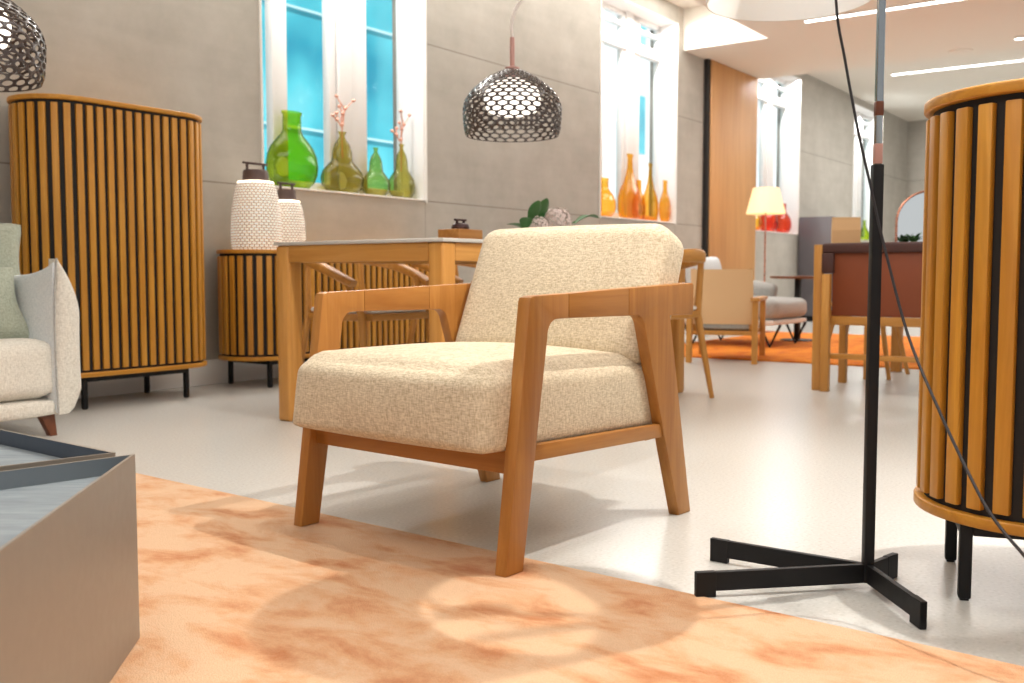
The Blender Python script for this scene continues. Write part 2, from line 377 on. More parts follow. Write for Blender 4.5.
TB = Matrix.Translation((-.343, .672, .556)) @ Matrix.Rotation(math.radians(-22), 4, 'X')
m = MB(); m.cushion(.622, .152, .388, .052, (.004, .020, .006), 26, TB, r_low=.04); backc = m.build('back_cushion', 'boucle', ach)
# ================================================================== RUG, COFFEE TABLE
ra = math.atan2(-.614, .79)
m = MB(); m.box(-1.6, 4.2, -3.2, 0, .0005, .003, .001); o = m.build('rug', 'rug_peach'); place(o, (-1.165, 3.072, 0), ra)
tag(o, 'large peach and rust mottled rug under the front of the armchair', 'rug')
m = MB(); m.box(0, 3.4, -3.6, 0, .0005, .012, .003); o = m.build('rug', 'rug_orange'); place(o, R(3.27, .75), PHI)
tag(o, 'bright orange rug under the grey lounge chair at the back', 'rug')

cof = thing('coffee_table', 'low grey metal coffee table with rimmed tray top at the rug corner', 'table', (-.63, 1.655, .006))
ZT = .314
def loc(p): return (p[0] + .63, p[1] - 1.655)
C0 = (-.63, 1.655); C1 = (-.555, 1.06); C2 = (-.52, .74); C3 = (-1.35, .95)
near = [loc(p) for p in (C0, C1, C2, C3)]
E2 = (-.676 , 1.672); far = [loc(p) for p in ((-.668, 1.668), (-1.62, 2.42), (-2.0, 1.6), (-1.40, .98))]
def inset(poly, t):
    n = len(poly); out = []
    cx = sum(p[0] for p in poly) / n; cy = sum(p[1] for p in poly) / n
    ed = []
    for i in range(n):
        a = Vector(poly[i]).to_2d(); b = Vector(poly[(i + 1) % n]).to_2d(); d = (b - a).normalized(); nn = Vector((-d.y, d.x))
        if nn.dot(Vector((cx, cy)) - a) < 0: nn = -nn
        ed.append((a + nn * t, d))
    for i in range(n):
        (p, d1), (q, d2) = ed[i - 1], ed[i]
        den = d1.x * d2.y - d1.y * d2.x; u = ((q.x - p.x) * d2.y - (q.y - p.y) * d2.x) / den
        out.append(tuple(p + d1 * u))
    return out
def tray(poly, ztop, depth, rim, nm_b, nm_t, rim_mat):
    m = MB(); bm = m.bm; inn = inset(poly, rim); n = len(poly)
    a = [bm.verts.new((*p, 0)) for p in poly]; b = [bm.verts.new((*p, ztop)) for p in poly]
    c = [bm.verts.new((*p, ztop)) for p in inn]; d = [bm.verts.new((*p, ztop - depth)) for p in inn]
    fs = [bm.faces.new(a), bm.faces.new(d)]; rimf = []
    for i in range(n):
        j = (i + 1) % n
        fs += [bm.faces.new((a[i], a[j], b[j], b[i])), bm.faces.new((b[i], b[j], c[j], c[i])), bm.faces.new((c[i], c[j], d[j], d[i]))]; rimf.append(fs[-1])
    bmesh.ops.recalc_face_normals(bm, faces=fs)
    for f in rimf: f.material_index = 1
    m.build(nm_b, 'planter_metal', cof, smooth=False).data.materials.append(MATS[rim_mat])
    m = MB(); m.prism(inset(inn, .001), 'z', ztop - depth, ztop - depth + .006); m.build(nm_t, 'tray_stone', cof, smooth=False)
tray(near, ZT, .034, .005, 'front_body', 'front_tray', 'planter_rim_light')
tray(far, ZT, .034, .005, 'rear_body', 'rear_tray', 'planter_rim')

# ================================================================== TAMBOUR CABINETS
def cabinet(name, label, cat, L, dep, zb, zt, loc_, rz, legs, pitch=.050, sw=.0295, t=.022):
    root = thing(name, label, cat, loc_, rz, 'slatted tambour cabinets')
    r = dep / 2
    m = MB(); m.prism(pill(L, r, 28), 'z', zt - t, zt, .005, 3); m.build('top_board', 'teak_x', root)
    m = MB(); m.prism(pill(L, r, 28), 'z', zb, zb + t, .004, 3); m.build('bottom_board', 'teak_x', root)
    m = MB(); m.prism(pill(L - .036, r - .018, 28), 'z', zb + t, zt - t); m.build('carcass', 'black_void', root)
    per = 2 * (L - 2 * r) + 2 * PI * (r - .018); n = round(per / pitch); h = L / 2 - r; rr = r - .018
    m = MB()
    for k in range(n):
        q = per * (k + .5) / n
        st = 2 * h
        if q < st: p = Vector((-h + q, -rr, 0)); ang = -PI / 2
        elif q < st + PI * rr: a = -PI / 2 + (q - st) / rr; p = Vector((h + rr * math.cos(a), rr * math.sin(a), 0)); ang = a
        elif q < 2 * st + PI * rr: p = Vector((h - (q - st - PI * rr), rr, 0)); ang = PI / 2
        else: a = PI / 2 + (q - 2 * st - PI * rr) / rr; p = Vector((-h + rr * math.cos(a), rr * math.sin(a), 0)); ang = a
        Mx = Matrix.Translation(p) @ Matrix.Rotation(ang, 4, 'Z')
        m.box(-.002, .013, -sw / 2, sw / 2, zb + t + .011, zt - t - .013, .003, 2, Mx)
    m.build('slat_cladding', 'teak_z', root)
    lw = .0115
    for x, y in legs:
        m = MB(); m.box(x - lw, x + lw, y - lw, y + lw, .004, zb, .003); m.box(x - .008, x + .008, y - .008, y + .008, 0, .006); m.build('leg', 'black_metal', root)
    xs = [p[0] for p in legs]; ys = [p[1] for p in legs]; f = MB()
    for y in (min(ys), max(ys)): f.box(min(xs) + lw, max(xs) - lw, y - lw, y + lw, zb - .024, zb - .001, .002)
    for x in (min(xs), max(xs)): f.box(x - lw, x + lw, min(ys) + lw, max(ys) - lw, zb - .024, zb - .001, .002)
    f.build('leg_frame', 'black_metal', root); return root
cabinet('tall_cabinet', 'tall slatted wooden cabinet with rounded ends against the concrete wall behind the sofa', 'cabinet', .95, .43, .15, 1.412, R(-.705, .235), PHI, [(sx * .275, sy * .165) for sx in (-1, 1) for sy in (-1, 1)])
cabinet('sideboard', 'low slatted wooden sideboard under the window carrying two white lanterns', 'sideboard', 1.80, .43, .15, .752, R(.855, .235), PHI, [(sx * .745, sy * .165) for sx in (-1, 1) for sy in (-1, 1)])
RA = math.atan2(-.32, .95); rx = Vector((.95, -.32, 0)).normalized()
rc = Vector((1.075, 1.960, 0)); rr_ = .258
cabinet('bar_cabinet', 'rounded slatted wooden cabinet beside the black floor lamp, cut by the right edge', 'cabinet', 1.1, rr_ * 2, .150, .963, rc + rx * (.55 - rr_), RA, [(-.465, -.150), (-.465, .12), (.43, -.15), (.43, .12)])

# ================================================================== FLOOR LAMP
LX, LY = .703, 1.942
lamp = thing('floor_lamp', 'black floor lamp with crossed flat feet, chrome upper pole and white drum shade', 'lamp', (LX, LY, 0))
for ex, ey in ((.352, 1.884), (.432, 2.134), (.786, 2.016), (.718, 1.708)):
    dv = Vector((ex - LX, ey - LY, 0)); L = dv.length
    Mx = Matrix.Rotation(math.atan2(dv.y, dv.x), 4, 'Z')
    m = MB(); m.box(.006, L, -.006, .006, .012, .049, .001, 1, Mx); m.box(L - .04, L, -.0066, .0066, .0004, .050, .001, 1, Mx); m.build('flat_foot', 'black_metal', lamp)
m = MB(); m.box(-.010, .010, -.010, .010, .012, .83, .002); m.build('lower_pole', 'black_metal', lamp)
m = MB(); m.box(-.0068, .0068, -.0068, .0068, .83, 1.72, .0015); m.build('upper_pole', 'chrome', lamp)
m = MB(); m.box(-.0076, .0076, -.0076, .0076, .922, .950, .002); m.build('brown_pole_band', 'dark_walnut', lamp)  # brown band around the upper pole
m = MB(); m.box(-.0076, .0076, -.0076, .0076, .831, .870, .002); m.build('rose_pole_band', 'rose_paint', lamp)  # reddish band at the bottom of the upper pole
cx, cy = .531 - LX, 1.955 - LY; rs, zs0, zs1 = .157, 1.142, 1.44
m = MB(); m.lathe([(rs, zs0), (rs, zs1), (rs - .003, zs1), (rs - .003, zs0), (rs, zs0)], 56, (cx, cy, 0), caps=False); m.build('lamp_shade', 'shade_white', lamp)
m = MB(); m.tube([(0, 0, 1.40), (cx * .5, cy * .5, 1.40), (cx, cy, 1.40)], .005, 8)
for q in range(3):
    a = q * 2 * PI / 3; m.tube([(cx, cy, 1.40), (cx + (rs - .002) * math.cos(a), cy + (rs - .002) * math.sin(a), 1.40)], .003, 6)
m.build('shade_arm', 'chrome', lamp)
m = MB(); m.lathe([(.018, 1.30), (.02, 1.39), (.018, 1.40)], 16, (cx, cy, 0)); m.build('bulb_holder', 'black_metal', lamp)
def smooth_path(pts, k=6):
    pts = [Vector(p) for p in pts]; out = []
    P = [pts[0]] + pts + [pts[-1]]
    for i in range(1, len(P) - 2):
        p0, p1, p2, p3 = P[i - 1:i + 3]
        for j in range(k):
            t = j / k; out.append(.5 * ((2 * p1) + (p2 - p0) * t + (2 * p0 - 5 * p1 + 4 * p2 - p3) * t * t + (3 * p1 - p0 - 3 * p2 + p3) * t ** 3))
    out.append(pts[-1]); return out
TH = math.atan((341.5 - 274) / 1000)
def px(x, y, Y):
    u, v = (x - 512) / 1000, -(y - 341.5) / 1000
    r = Vector((u, math.cos(TH) + v * math.sin(TH), -math.sin(TH) + v * math.cos(TH))); r *= Y / r.y; return Vector((r.x, r.y, r.z + CAMH))
cord = [Vector((cx + LX, cy + LY, 1.395)), Vector((.60, 1.90, 1.33))] + [px(*p) for p in ((836, 0, 1.89), (845, 60, 1.885), (858, 130, 1.88), (871, 188, 1.88), (884, 245, 1.86), (908, 335, 1.80), (938, 408, 1.70), (967, 470, 1.62), (992, 516, 1.56), (1030, 562, 1.50))] + [Vector((.88, 1.40, .06)), Vector((1.02, 1.33, .006)), Vector((1.3, 1.30, .005))]
m = MB(); m.tube([p - Vector((LX, LY, 0)) for p in smooth_path(cord)], .0027, 8); m.build('power_cord', 'cable_black', lamp)

# ================================================================== SOFA
so = thing('sofa', 'pale linen sofa with a pillow-like end arm in front of the tall cabinet', 'sofa', R(-1.876, .62), PHI)
# local: x along wall (0 = s -1.9), y toward wall; front at y = -.4 (d 1.0)
m = MB(); m.cushion(1.29, .86, .225, .05, (0, .01, .012), 14, None, (-.225, .02, .262)); m.build('seat_cushion', 'sofa_linen', so)
m = MB(); m.cushion(1.29, .88, .075, .03, (0, 0, 0), 10, None, (-.225, .03, .112)); m.build('seat_base', 'sofa_linen', so)
# end arm: a soft slab whose front edge is pinched to a point at the top
arm_o = MB(); n = 22; rings = []
A0, A1, Z0, Z1 = -.415, .42, .10, .60
for i in range(n + 1):
    t = i / n; y = A0 + (A1 - A0) * t
    th = .064 * math.sin(PI * min(1, .02 + t * 1.5) * .5) ** .8 + .003; top = Z1 + .066 * math.exp(-t * 5.5) + .02 * t; bot = Z0 - .012 * math.exp(-t * 9)
    ring = []
    for j in range(24):
        q = 2 * PI * j / 24; c_, s_ = math.cos(q), math.sin(q)
        zz = (top + bot) / 2 + (top - bot) / 2 * math.copysign(abs(s_) ** .5, s_); w = th * (1.25 if abs(zz - .35) < .15 else 1.1)
        ring.append((.404 + .036 * min(1, t * 3) + w * math.copysign(abs(c_) ** .6, c_), y, zz))
    rings.append(ring)
arm_o.loft(rings); arm_o.build('end_arm', 'sofa_blue_linen', so)
# front of the arm: a leaf-shaped cushion end with a pointed top
m = MB(); rings = []
for i in range(33):
    t = i / 32; z = .085 + (.678 - .085) * t
    wr = .104 * (1 - max(0, (t - .62) / .38) ** 1.8) * (.45 + .55 * min(1, t / .16) ** .6) + .004
    x0 = .404 + .012 * t - .012 * math.sin(PI * t); bl = .030 * math.sin(PI * min(1, max(0.02, t))) ** .6 + .004; row = []
    for j in range(13):
        u = j / 12; row.append((x0 + wr * u, -.405 - bl * math.sin(PI * u) ** .7 - .012 * (1 - u), z))
    row += [(x0 + wr * .95, -.36, z), (x0 + wr * .05, -.36, z)]
    rings.append(row)
m.loft(rings); m.build('arm_front_panel', 'sofa_linen', so)
m = MB(); m.tube(smooth_path([(.404, -.418, .09), (.399, -.420, .25), (.397, -.421, .40), (.404, -.420, .58), (.415, -.418, .68)]), .004, 6); m.build('arm_piping', 'grey_wool', so)
m = MB(); m.cushion(1.25, .20, .30, .07, (.01, .02, .01), 12, None, (-.24, .38, .46)); m.build('back_cushion', 'sofa_linen', so)
for lx, ly in ((.375, -.36), (-.80, -.36), (.375, .38), (-.80, .38)):
    m = MB(); m.prism([(lx - .03, .105), (lx + .035, .105), (lx + .045, 0), (lx + .02, 0)], 'y', ly - .018, ly + .018, .003); m.build('leg', 'dark_walnut', so)
def pillow(label, loc_, w, h, t, eul, mat):
    m = MB(); m.cushion(w, t, h, t * .42, (0, t * .25, 0), 14, None, (0, 0, 0), .24); o = m.build('throw_pillow', mat); o.location = loc_; o.rotation_euler = eul
    return tag(o, label, 'pillow', 'sage green sofa pillows')
pillow('upper sage green pillow standing behind the other at the left edge', R(-1.595, .64, .65), .40, .36, .12, (math.radians(-18), math.radians(7), PHI + .1), 'sage_linen')
pillow('lower sage green pillow on the sofa seat against the arm', R(-1.685, .83, .49), .36, .27, .11, (math.radians(-20), math.radians(-2), PHI + .15), 'sage_linen')

# ================================================================== LANTERNS
def lantern(label, s_, d_, r, h):
    root = thing('lantern', label, 'lantern', R(s_, d_, .752), PHI, 'woven white lanterns on the sideboard')
    prof = [(.90, 0), (.97, .04), (1.0, .2), (.99, .4), (.95, .6), (.88, .78), (.80, .92), (.70, 1.0)]
    m = MB(); bm = m.bm; rows = 26; cols = 36
    def rad(t):
        for (r0, a), (r1, b) in zip(prof, prof[1:]):
            if t <= b + 1e-9: return r * (r0 + (r1 - r0) * (t - a) / (b - a))
        return r * .7
    rings = []
    for i in range(rows * 2 + 1):
        t = i / (rows * 2); rg = []
        for j in range(cols * 2):
            a = 2 * PI * j / (cols * 2)
            bump_ = .022 * (1 if (j + (i // 2)) % 2 else -.4) * (1 if i % 2 else -.3)
            q = rad(t) * (1 + bump_); rg.append((q * math.cos(a), q * math.sin(a), h * t))
        rings.append(rg)
    m.loft(rings); m.build('woven_body', 'lantern_weave', root)
    m = MB(); m.lathe([(r * .74, h - .004), (r * .70, h + .004), (r * .50, h + .006), (r * .50, h + .018)], 32); m.build('glowing_shoulder', 'lantern_light', root)
    m = MB(); m.lathe([(r * .53, h + .008), (r * .50, h + .06), (r * .46, h + .068)], 32); m.build('metal_cap', 'lantern_metal', root)
    m = MB()
    for sx in (-1, 1): m.box(sx * r * .42 - .006, sx * r * .42 + .006, -.006, .006, h + .05, h + .105, .002)
    m.box(-r * .62, r * .62, -.008, .008, h + .098, h + .110, .003); m.build('carry_handle', 'lantern_metal', root)
lantern('larger white woven lantern on the left end of the slatted sideboard', .185, .22, .137, .375)
lantern('smaller white woven lantern on the sideboard, partly behind the table corner', .435, .19, .105, .285)

# ================================================================== DINING TABLE AND CHAIRS
def table(label, s0, s1, d0, d1, zt, leg, top_mat, turn=0):
    cs, cd = (s0 + s1) / 2, (d0 + d1) / 2; hx, hy = (s1 - s0) / 2, (d1 - d0) / 2
    root = thing('dining_table', label, 'table', R(cs, cd), PHI + turn)
    m = MB(); m.box(-hx - .006, hx + .006, -hy - .006, hy + .006, zt - .014, zt, .003); m.build('tabletop', top_mat, root)
    for y in (-hy + .006, hy - .036): MB().box(-hx + leg, hx - leg, y, y + .03, zt - .084, zt - .0145, .002).build('long_apron', 'table_x', root)
    for x in (-hx + .006, hx - .036): MB().box(x, x + .03, -hy + leg, hy - leg, zt - .084, zt - .0145, .002).build('end_apron', 'table_y', root)
    for sx in (-1, 1):
        for sy in (-1, 1):
            x0 = sx * hx; y0 = sy * hy
            m = MB(); m.box(min(x0, x0 - sx * leg), max(x0, x0 - sx * leg), min(y0, y0 - sy * leg), max(y0, y0 - sy * leg), 0, zt - .0145, .012, 3); m.build('leg', 'table_z', root)
    return root
table('wooden dining table with thin pale stone top behind the armchair', -.707, 1.243, 1.404, 2.324, .752, .077, 'ceramic_top', -.014)

def chair_proto(label, cat, grp):
    root = thing('dining_chair', label, cat, (0, 0, 0), 0, grp)
    # faces -y
    pts = [(.20, -.225), (.235, -.12), (.225, .16), (.19, .215), (0, .235), (-.19, .215), (-.225, .16), (-.235, -.12), (-.20, -.225), (0, -.24)]
    m = MB(); m.prism(pts, 'z', .405, .438, .006); m.build('seat_frame', 'table_x', root)
    m = MB(); m.prism([(x * .95, y * .95) for x, y in pts], 'z', .439, .462, .010, 3); m.build('seat_pad', 'seat_white', root)
    for sx in (-1, 1):
        m = MB(); m.tube([(sx * .245, -.225, 0), (sx * .232, -.19, .43), (sx * .245, -.10, .60)], [.012, .019, .014], 12); m.build('leg', 'table_z', root)
        m = MB(); m.tube([(sx * .235, .265, 0), (sx * .195, .20, .42), (sx * .175, .225, .68)], [.012, .019, .015], 12); m.build('leg', 'table_z', root)
    path = smooth_path([(.262, -.17, .575), (.276, -.06, .622), (.262, .08, .668), (.205, .20, .695), (.10, .262, .705), (0, .278, .708), (-.10, .262, .705), (-.205, .20, .695), (-.262, .08, .668), (-.276, -.06, .622), (-.262, -.17, .575)], 5)
    n = len(path); fl = []
    for i in range(n):
        t = abs(i / (n - 1) * 2 - 1); fl.append((.017 + .014 * t - .012 * max(0, t - .9) * 10 * .6, .034 - .016 * t))
    m = MB(); m.tube(path, 1, 14, flat=fl); m.build('curved_backrest', 'table_x', root)
    return root
proto = chair_proto('curved-back wooden dining chair on the near side of the table, showing right of the armchair', 'chair', 'curved-back dining chairs')
place(proto, R(.86, 2.29), PHI + PI)
CH = [(.10, 2.20, PI, 'curved-back wooden dining chair half hidden between the table corner leg and the cream cushion'),
      (-.02, 1.26, 0, 'curved-back wooden dining chair with white seat seen under the table between its legs'),
      (.78, 1.24, 0, 'curved-back wooden dining chair on the wall side of the table, farther from the tall cabinet')]
c = None
CHAIRS = []
for s_, d_, a, lb in CH:
    c = copy_tree(proto); c['label'] = lb; place(c, R(s_, d_), PHI + a + PI * 0); CHAIRS.append(c)
# near chairs face the wall: flip
place(proto, R(.86, 2.29), PHI + PI); 
for c, (s_, d_, a, lb) in zip(CHAIRS, CH): c.rotation_euler.z = PHI + a

# on the table
rt = thing('lidded_box', 'small wooden box with dark iron handled lid on the table behind the armchair', 'box', R(-.06, 1.87, .752), PHI)
m = MB(); m.box(-.085, .085, -.06, .06, 0, .064, .004); m.build('box_body', 'oak_x', rt)
m = MB(); m.lathe([(.036, .064), (.041, .072), (.036, .086), (.024, .092)], 24); m.build('iron_pot', 'iron', rt)
m = MB(); m.box(-.028, -.020, -.006, .006, .086, .106, .002); m.box(.020, .028, -.006, .006, .086, .106, .002); m.box(-.038, .038, -.008, .008, .102, .111, .003); m.build('handle', 'iron', rt)

fl = thing('flower_arrangement', 'low bowl of pale pink hydrangeas and green leaves on the table behind the chair back', 'flowers', R(.535, 1.94, .752), PHI)
m = MB(); m.lathe([(.06, 0), (.10, .02), (.115, .06), (.105, .06), (.09, .025), (.05, .008)], 32); m.build('bowl', 'ceramic_top', fl)
def leaf(m, base, tip, w, droop=.02):
    base, tip = Vector(base), Vector(tip); ax = tip - base; side = ax.cross(Vector((0, 0, 1)))
    if side.length < 1e-4: side = Vector((1, 0, 0))
    side.normalize(); rows = []
    for i in range(9):
        t = i / 8; c_ = base + ax * t + Vector((0, 0, droop * math.sin(PI * t))); ww = w * (math.sin(PI * min(1, t * .97 + .02)) ** .75) + .0008
        rows.append([c_ - side * ww + Vector((0, 0, .25 * ww)), c_ - side * ww * .5, c_, c_ + side * ww * .5, c_ + side * ww + Vector((0, 0, .25 * ww))])
    rr = [[p for p in r_] + [p - Vector((0, 0, .0015)) for p in r_[::-1]] for r_ in rows]; m.loft(rr)
m = MB()
m.tube([(0, 0, .03), (-.10, .0, .10), (-.14, .02, .15)], .004, 6); m.tube([(0, 0, .03), (.12, -.02, .10), (.20, -.03, .13)], .004, 6); m.tube([(0, 0, .03), (.0, .03, .10)], .004, 6); m.build('stem', 'leaf_green', fl)
for b, t, w, dr in (((-.125, .02, .105), (-.125, -.03, .215), .05, .0), ((-.045, .03, .105), (-.04, -.02, .232), .056, .0), ((-.06, 0, .13), (.02, .05, .20), .012, .01), ((.18, -.04, .12), (.31, -.10, .15), .036, .02), ((-.20, 0, .07), (-.25, -.05, .13), .03, .01), ((-.17, 0, .07), (-.27, .05, .10), .03, .01), ((.16, 0, .09), (.24, .02, .10), .02, .0)):
    m = MB(); leaf(m, b, t, w, dr); m.build('leaf', 'leaf_green', fl)
for c_, r_ in (((.06, -.01, .12), .075), ((-.11, -.02, .085), .055), ((.01, .05, .09), .05)):
    m = MB()
    for i in range(110):
        z = 1 - 2 * (i + .5) / 110; a = i * 2.39996; q = math.sqrt(1 - z * z); nrm = Vector((q * math.cos(a), q * math.sin(a), z)); p = Vector(c_) + nrm * r_ * random.uniform(.86, 1.06)
        u = nrm.orthogonal().normalized(); v = nrm.cross(u); ang = random.random() * PI
        for k in range(4):
            e = u * math.cos(ang + k * PI / 2) + v * math.sin(ang + k * PI / 2); g = u * math.cos(ang + k * PI / 2 + .7) + v * math.sin(ang + k * PI / 2 + .7); h_ = u * math.cos(ang + k * PI / 2 - .7) + v * math.sin(ang + k * PI / 2 - .7)
            L = r_ * .17; f = [m.bm.verts.new(x_) for x_ in (p, p + h_ * L * .8 + nrm * .002, p + e * L * 1.25, p + g * L * .8 + nrm * .002)]; m.bm.faces.new(f)
    m.build('hydrangea_bloom', 'petal', fl, smooth=False)

# ================================================================== PENDANTS
def pendant(label, loc_, r, cord_pts):
    root = thing('pendant_lamp', label, 'lamp', loc_, .1, 'black lattice pendant lamps')
    prof = [(.93, 0), (.97, .10), (.985, .225), (1.0, .42), (1.0, .55), (.97, .69), (.87, .85), (.73, .99), (.55, 1.13), (.30, 1.27), (.13, 1.335)]
    cum = [0]
    for (a, b), (c_, d_) in zip(prof, prof[1:]): cum.append(cum[-1] + math.hypot(c_ - a, d_ - b))
    def at(t):
        t = max(0, min(1, t)) * cum[-1]
        for i in range(len(prof) - 1):
            if t <= cum[i + 1] + 1e-9:
                f = (t - cum[i]) / (cum[i + 1] - cum[i]); return prof[i][0] + (prof[i + 1][0] - prof[i][0]) * f, prof[i][1] + (prof[i + 1][1] - prof[i][1]) * f
    rows, n = 19, 27; m = MB(); bm = m.bm; dl = .20 / rows
    def pt(k, j):
        up = ((j + k) % 2 == 0); t = k / rows + (dl if up else -dl) * (0 if k in (0, rows) else 1)
        q, z = at(t); a = PI * j / n; return Vector((q * r * math.cos(a), q * r * math.sin(a), z * r))
    G = [[bm.verts.new(pt(k, j)) for j in range(2 * n)] for k in range(rows + 1)]
    for k in range(rows):
        for j0 in range(2 * n):
            if (j0 + k) % 2: continue
            # middle j0+1 is low at bottom and high at top
            ids = [(k, j0), (k, j0 + 1), (k, j0 + 2), (k + 1, j0 + 2), (k + 1, j0 + 1), (k + 1, j0)]
            vs = [G[a][b % (2 * n)] for a, b in ids]; c_ = sum((v.co for v in vs), Vector()) / 6
            f_ = .82 if k < rows - 2 else .3
            inn = [bm.verts.new(c_ + (v.co - c_) * f_) for v in vs]
            for i in range(6): bm.faces.new((vs[i], vs[(i + 1) % 6], inn[(i + 1) % 6], inn[i]))
    bmesh.ops.recalc_face_normals(bm, faces=bm.faces)
    o = m.build('lattice_shade', 'lattice_black', root)
    md = o.modifiers.new('sub', 'SUBSURF'); md.levels = 1; md.render_levels = 1
    md = o.modifiers.new('thick', 'SOLIDIFY'); md.thickness = r * .022; md.offset = -1
    m = MB(); m.lathe([(.001, .42 * r), (.34 * r, .43 * r), (.50 * r, .50 * r), (.57 * r, .66 * r), (.56 * r, .84 * r), (.47 * r, 1.0 * r), (.30 * r, 1.10 * r), (.12 * r, 1.16 * r)], 32); m.build('opal_diffuser', 'lamp_opal', root)
    m = MB(); m.lathe([(.14 * r, 1.17 * r), (.15 * r, 1.36 * r), (.05 * r, 1.39 * r), (.05 * r, 1.95 * r), (.02 * r, 1.97 * r)], 20); m.build('copper_rod', 'rose_paint', root)
    m = MB(); m.tube(smooth_path([(0, 0, 1.96 * r)] + cord_pts), .008, 8); m.build('cord', 'cable_white', root)
    return root
b = R(.285, 1.865, 1.262) + Vector((.032, 0, 0))
pendant('black lattice pendant lamp glowing over the dining table', b, .232, [(-.004, 0, .51), (.015, 0, .58), (.062, .0, .66), (.11, 0, .78), (.14, 0, 1.05), (.14, 0, 1.66)])
pendant('black lattice pendant lamp cut off by the top left corner above the sofa', (-1.722, 3.21, 1.232), .231, [(0, 0, .60), (.0, 0, 1.2), (0, 0, 1.70)])

# ================================================================== VASES IN THE WINDOWS
def vase(name, label, s_, d_, prof, mat, grp, squash=1.0, rot=0, z=None):
    m = MB(); m.lathe(prof, 36, caps=False); m.lathe([(.001, .002), (prof[0][0], .0)], 36, caps=False)
    if squash != 1:
        for v in m.bm.verts: v.co.y *= squash
    o = m.build(name, mat); place(o, R(s_, d_, ZS + .0045 if z is None else z), PHI + rot); return tag(o, label, 'vase', grp)
def scl(prof, w, h): return [(r * w, z * h) for r, z in prof]
demijohn = [(.30, 0), (.62, .02), (.84, .09), (.97, .20), (1.0, .31), (.95, .43), (.82, .54), (.62, .63), (.44, .70), (.36, .76), (.35, .95), (.39, .97), (.39, 1.0)]
gourd = [(.35, 0), (.7, .02), (.95, .12), (1.0, .24), (.9, .36), (.68, .45), (.50, .52), (.46, .60), (.44, .70), (.34, .80), (.18, .88), (.12, .93), (.20, 1.0)]
tallneck = [(.5, 0), (.85, .03), (1.0, .15), (.98, .32), (.80, .45), (.52, .56), (.34, .68), (.24, .80), (.20, .92), (.27, .97), (.27, 1.0)]
G1 = 'green and olive glass vases in the first window'
vase('glass_vase', 'large round green glass bottle vase in the window', .75, -.105, scl(demijohn, .20, .475), 'glass_green', G1, .45)
vase('glass_vase', 'olive gold gourd-shaped glass vase holding pink coral twigs mid-window', 1.175, -.10, scl(gourd, .18, .40), 'glass_olive', G1, .5)
vase('glass_vase', 'small slender olive glass gourd vase between its two wider neighbours', 1.49, -.10, scl(gourd, .115, .33), 'glass_olive', G1, .7)
vase('glass_vase', 'dark olive glass vase with coral twigs in the window corner', 1.745, -.095, scl(gourd, .12, .38), 'glass_olive', G1, .6)
def coral(label, s_, d_, z, h):
    m = MB()
    def branch(p, dr, L, r, dep):
        q = p + dr * L; m.tube([p, (p + q) / 2 + Vector((random.uniform(-.008, .008), random.uniform(-.005, .005), 0)), q], [r, r * .95, r * .85], 6)
        m.lathe([(.003, -.012), (.011, -.007), (.014, 0), (.010, .008), (.003, .012)], 8, tuple(q))
        if dep:
            for sg in (-1, 1):
                d2 = (dr + Vector((sg * random.uniform(.6, 1.1), random.uniform(-.2, .2), random.uniform(-.2, .4)))).normalized(); branch(q, d2, L * .7, r * .9, dep - 1)
    z0 = Vector((0, 0, -.14)); branch(z0, Vector((0, 0, 1)), h * .60, .006, 0)
    branch(z0 + Vector((0, 0, h * .60)), Vector((.1, 0, 1)).normalized(), h * .2, .006, 1); branch(z0 + Vector((0, 0, h * .55)), Vector((-.7, 0, .7)).normalized(), h * .18, .006, 1); branch(z0 + Vector((0, 0, h * .5)), Vector((.2, 0, 1)).normalized(), h * .4, .006, 1)
    o = m.build('coral_twig', 'coral_pink'); place(o, R(s_, d_, z), PHI); return tag(o, label, 'twig', 'pink coral twigs in vases')
coral('pink coral twig standing in the olive gourd vase mid-window', 1.175, -.10, 1.515, .36)
coral('pink coral twig standing in the corner vase beside the window edge', 1.74, -.095, 1.48, .36)
G2 = 'orange glass bottles in the second window'
for s_, d_, w, h, sq, lb, kind in [(4.52, -.09, .185, .36, .4, 'short wide orange glass bottle at the left end of its window', demijohn),
        (4.96, -.065, .21, .62, .32, 'tallest slim-necked orange glass bottle in the second window', tallneck), (5.27, -.135, .13, .40, .26, 'low round orange glass bottle between the two tall ones', demijohn),
        (5.47, -.115, .16, .58, .3, 'second tallest orange glass bottle, right of the tallest', tallneck), (5.665, -.05, .115, .42, .3, 'stout orange glass bottle at the right end of its window', demijohn)]:
    vase('glass_bottle', lb, s_, d_, scl(kind, w, h), 'glass_orange', G2, sq)
G3 = 'red glass vases in the third window'
for i, (s_, w, h, lb, mt) in enumerate([(8.12, .19, .30, 'orange glass vase below the cream lamp shade in the far window', 'glass_orange'), (8.58, .235, .38, 'deep red glass vase in the middle of the far window sill', 'glass_red'), (9.06, .225, .38, 'red glass vase at the right end of the far window sill', 'glass_red')]):
    vase('glass_vase', lb, s_, -.09, scl(demijohn, w, h), mt, G3, .38)
G4 = 'green bottles in the farthest window'
for s_, w, h, lb, mt in [(11.85, .12, .34, 'clear olive bottle in the farthest window, left one', 'glass_olive'), (12.25, .14, .46, 'taller clear bottle in the farthest window beside the lamp pole', 'glass_clear'), (12.6, .12, .32, 'green bottle in the farthest window close to the lamp pole', 'glass_green')]:
    vase('glass_bottle', lb, s_, -.09, scl(tallneck, w, h), mt, G4, .7)

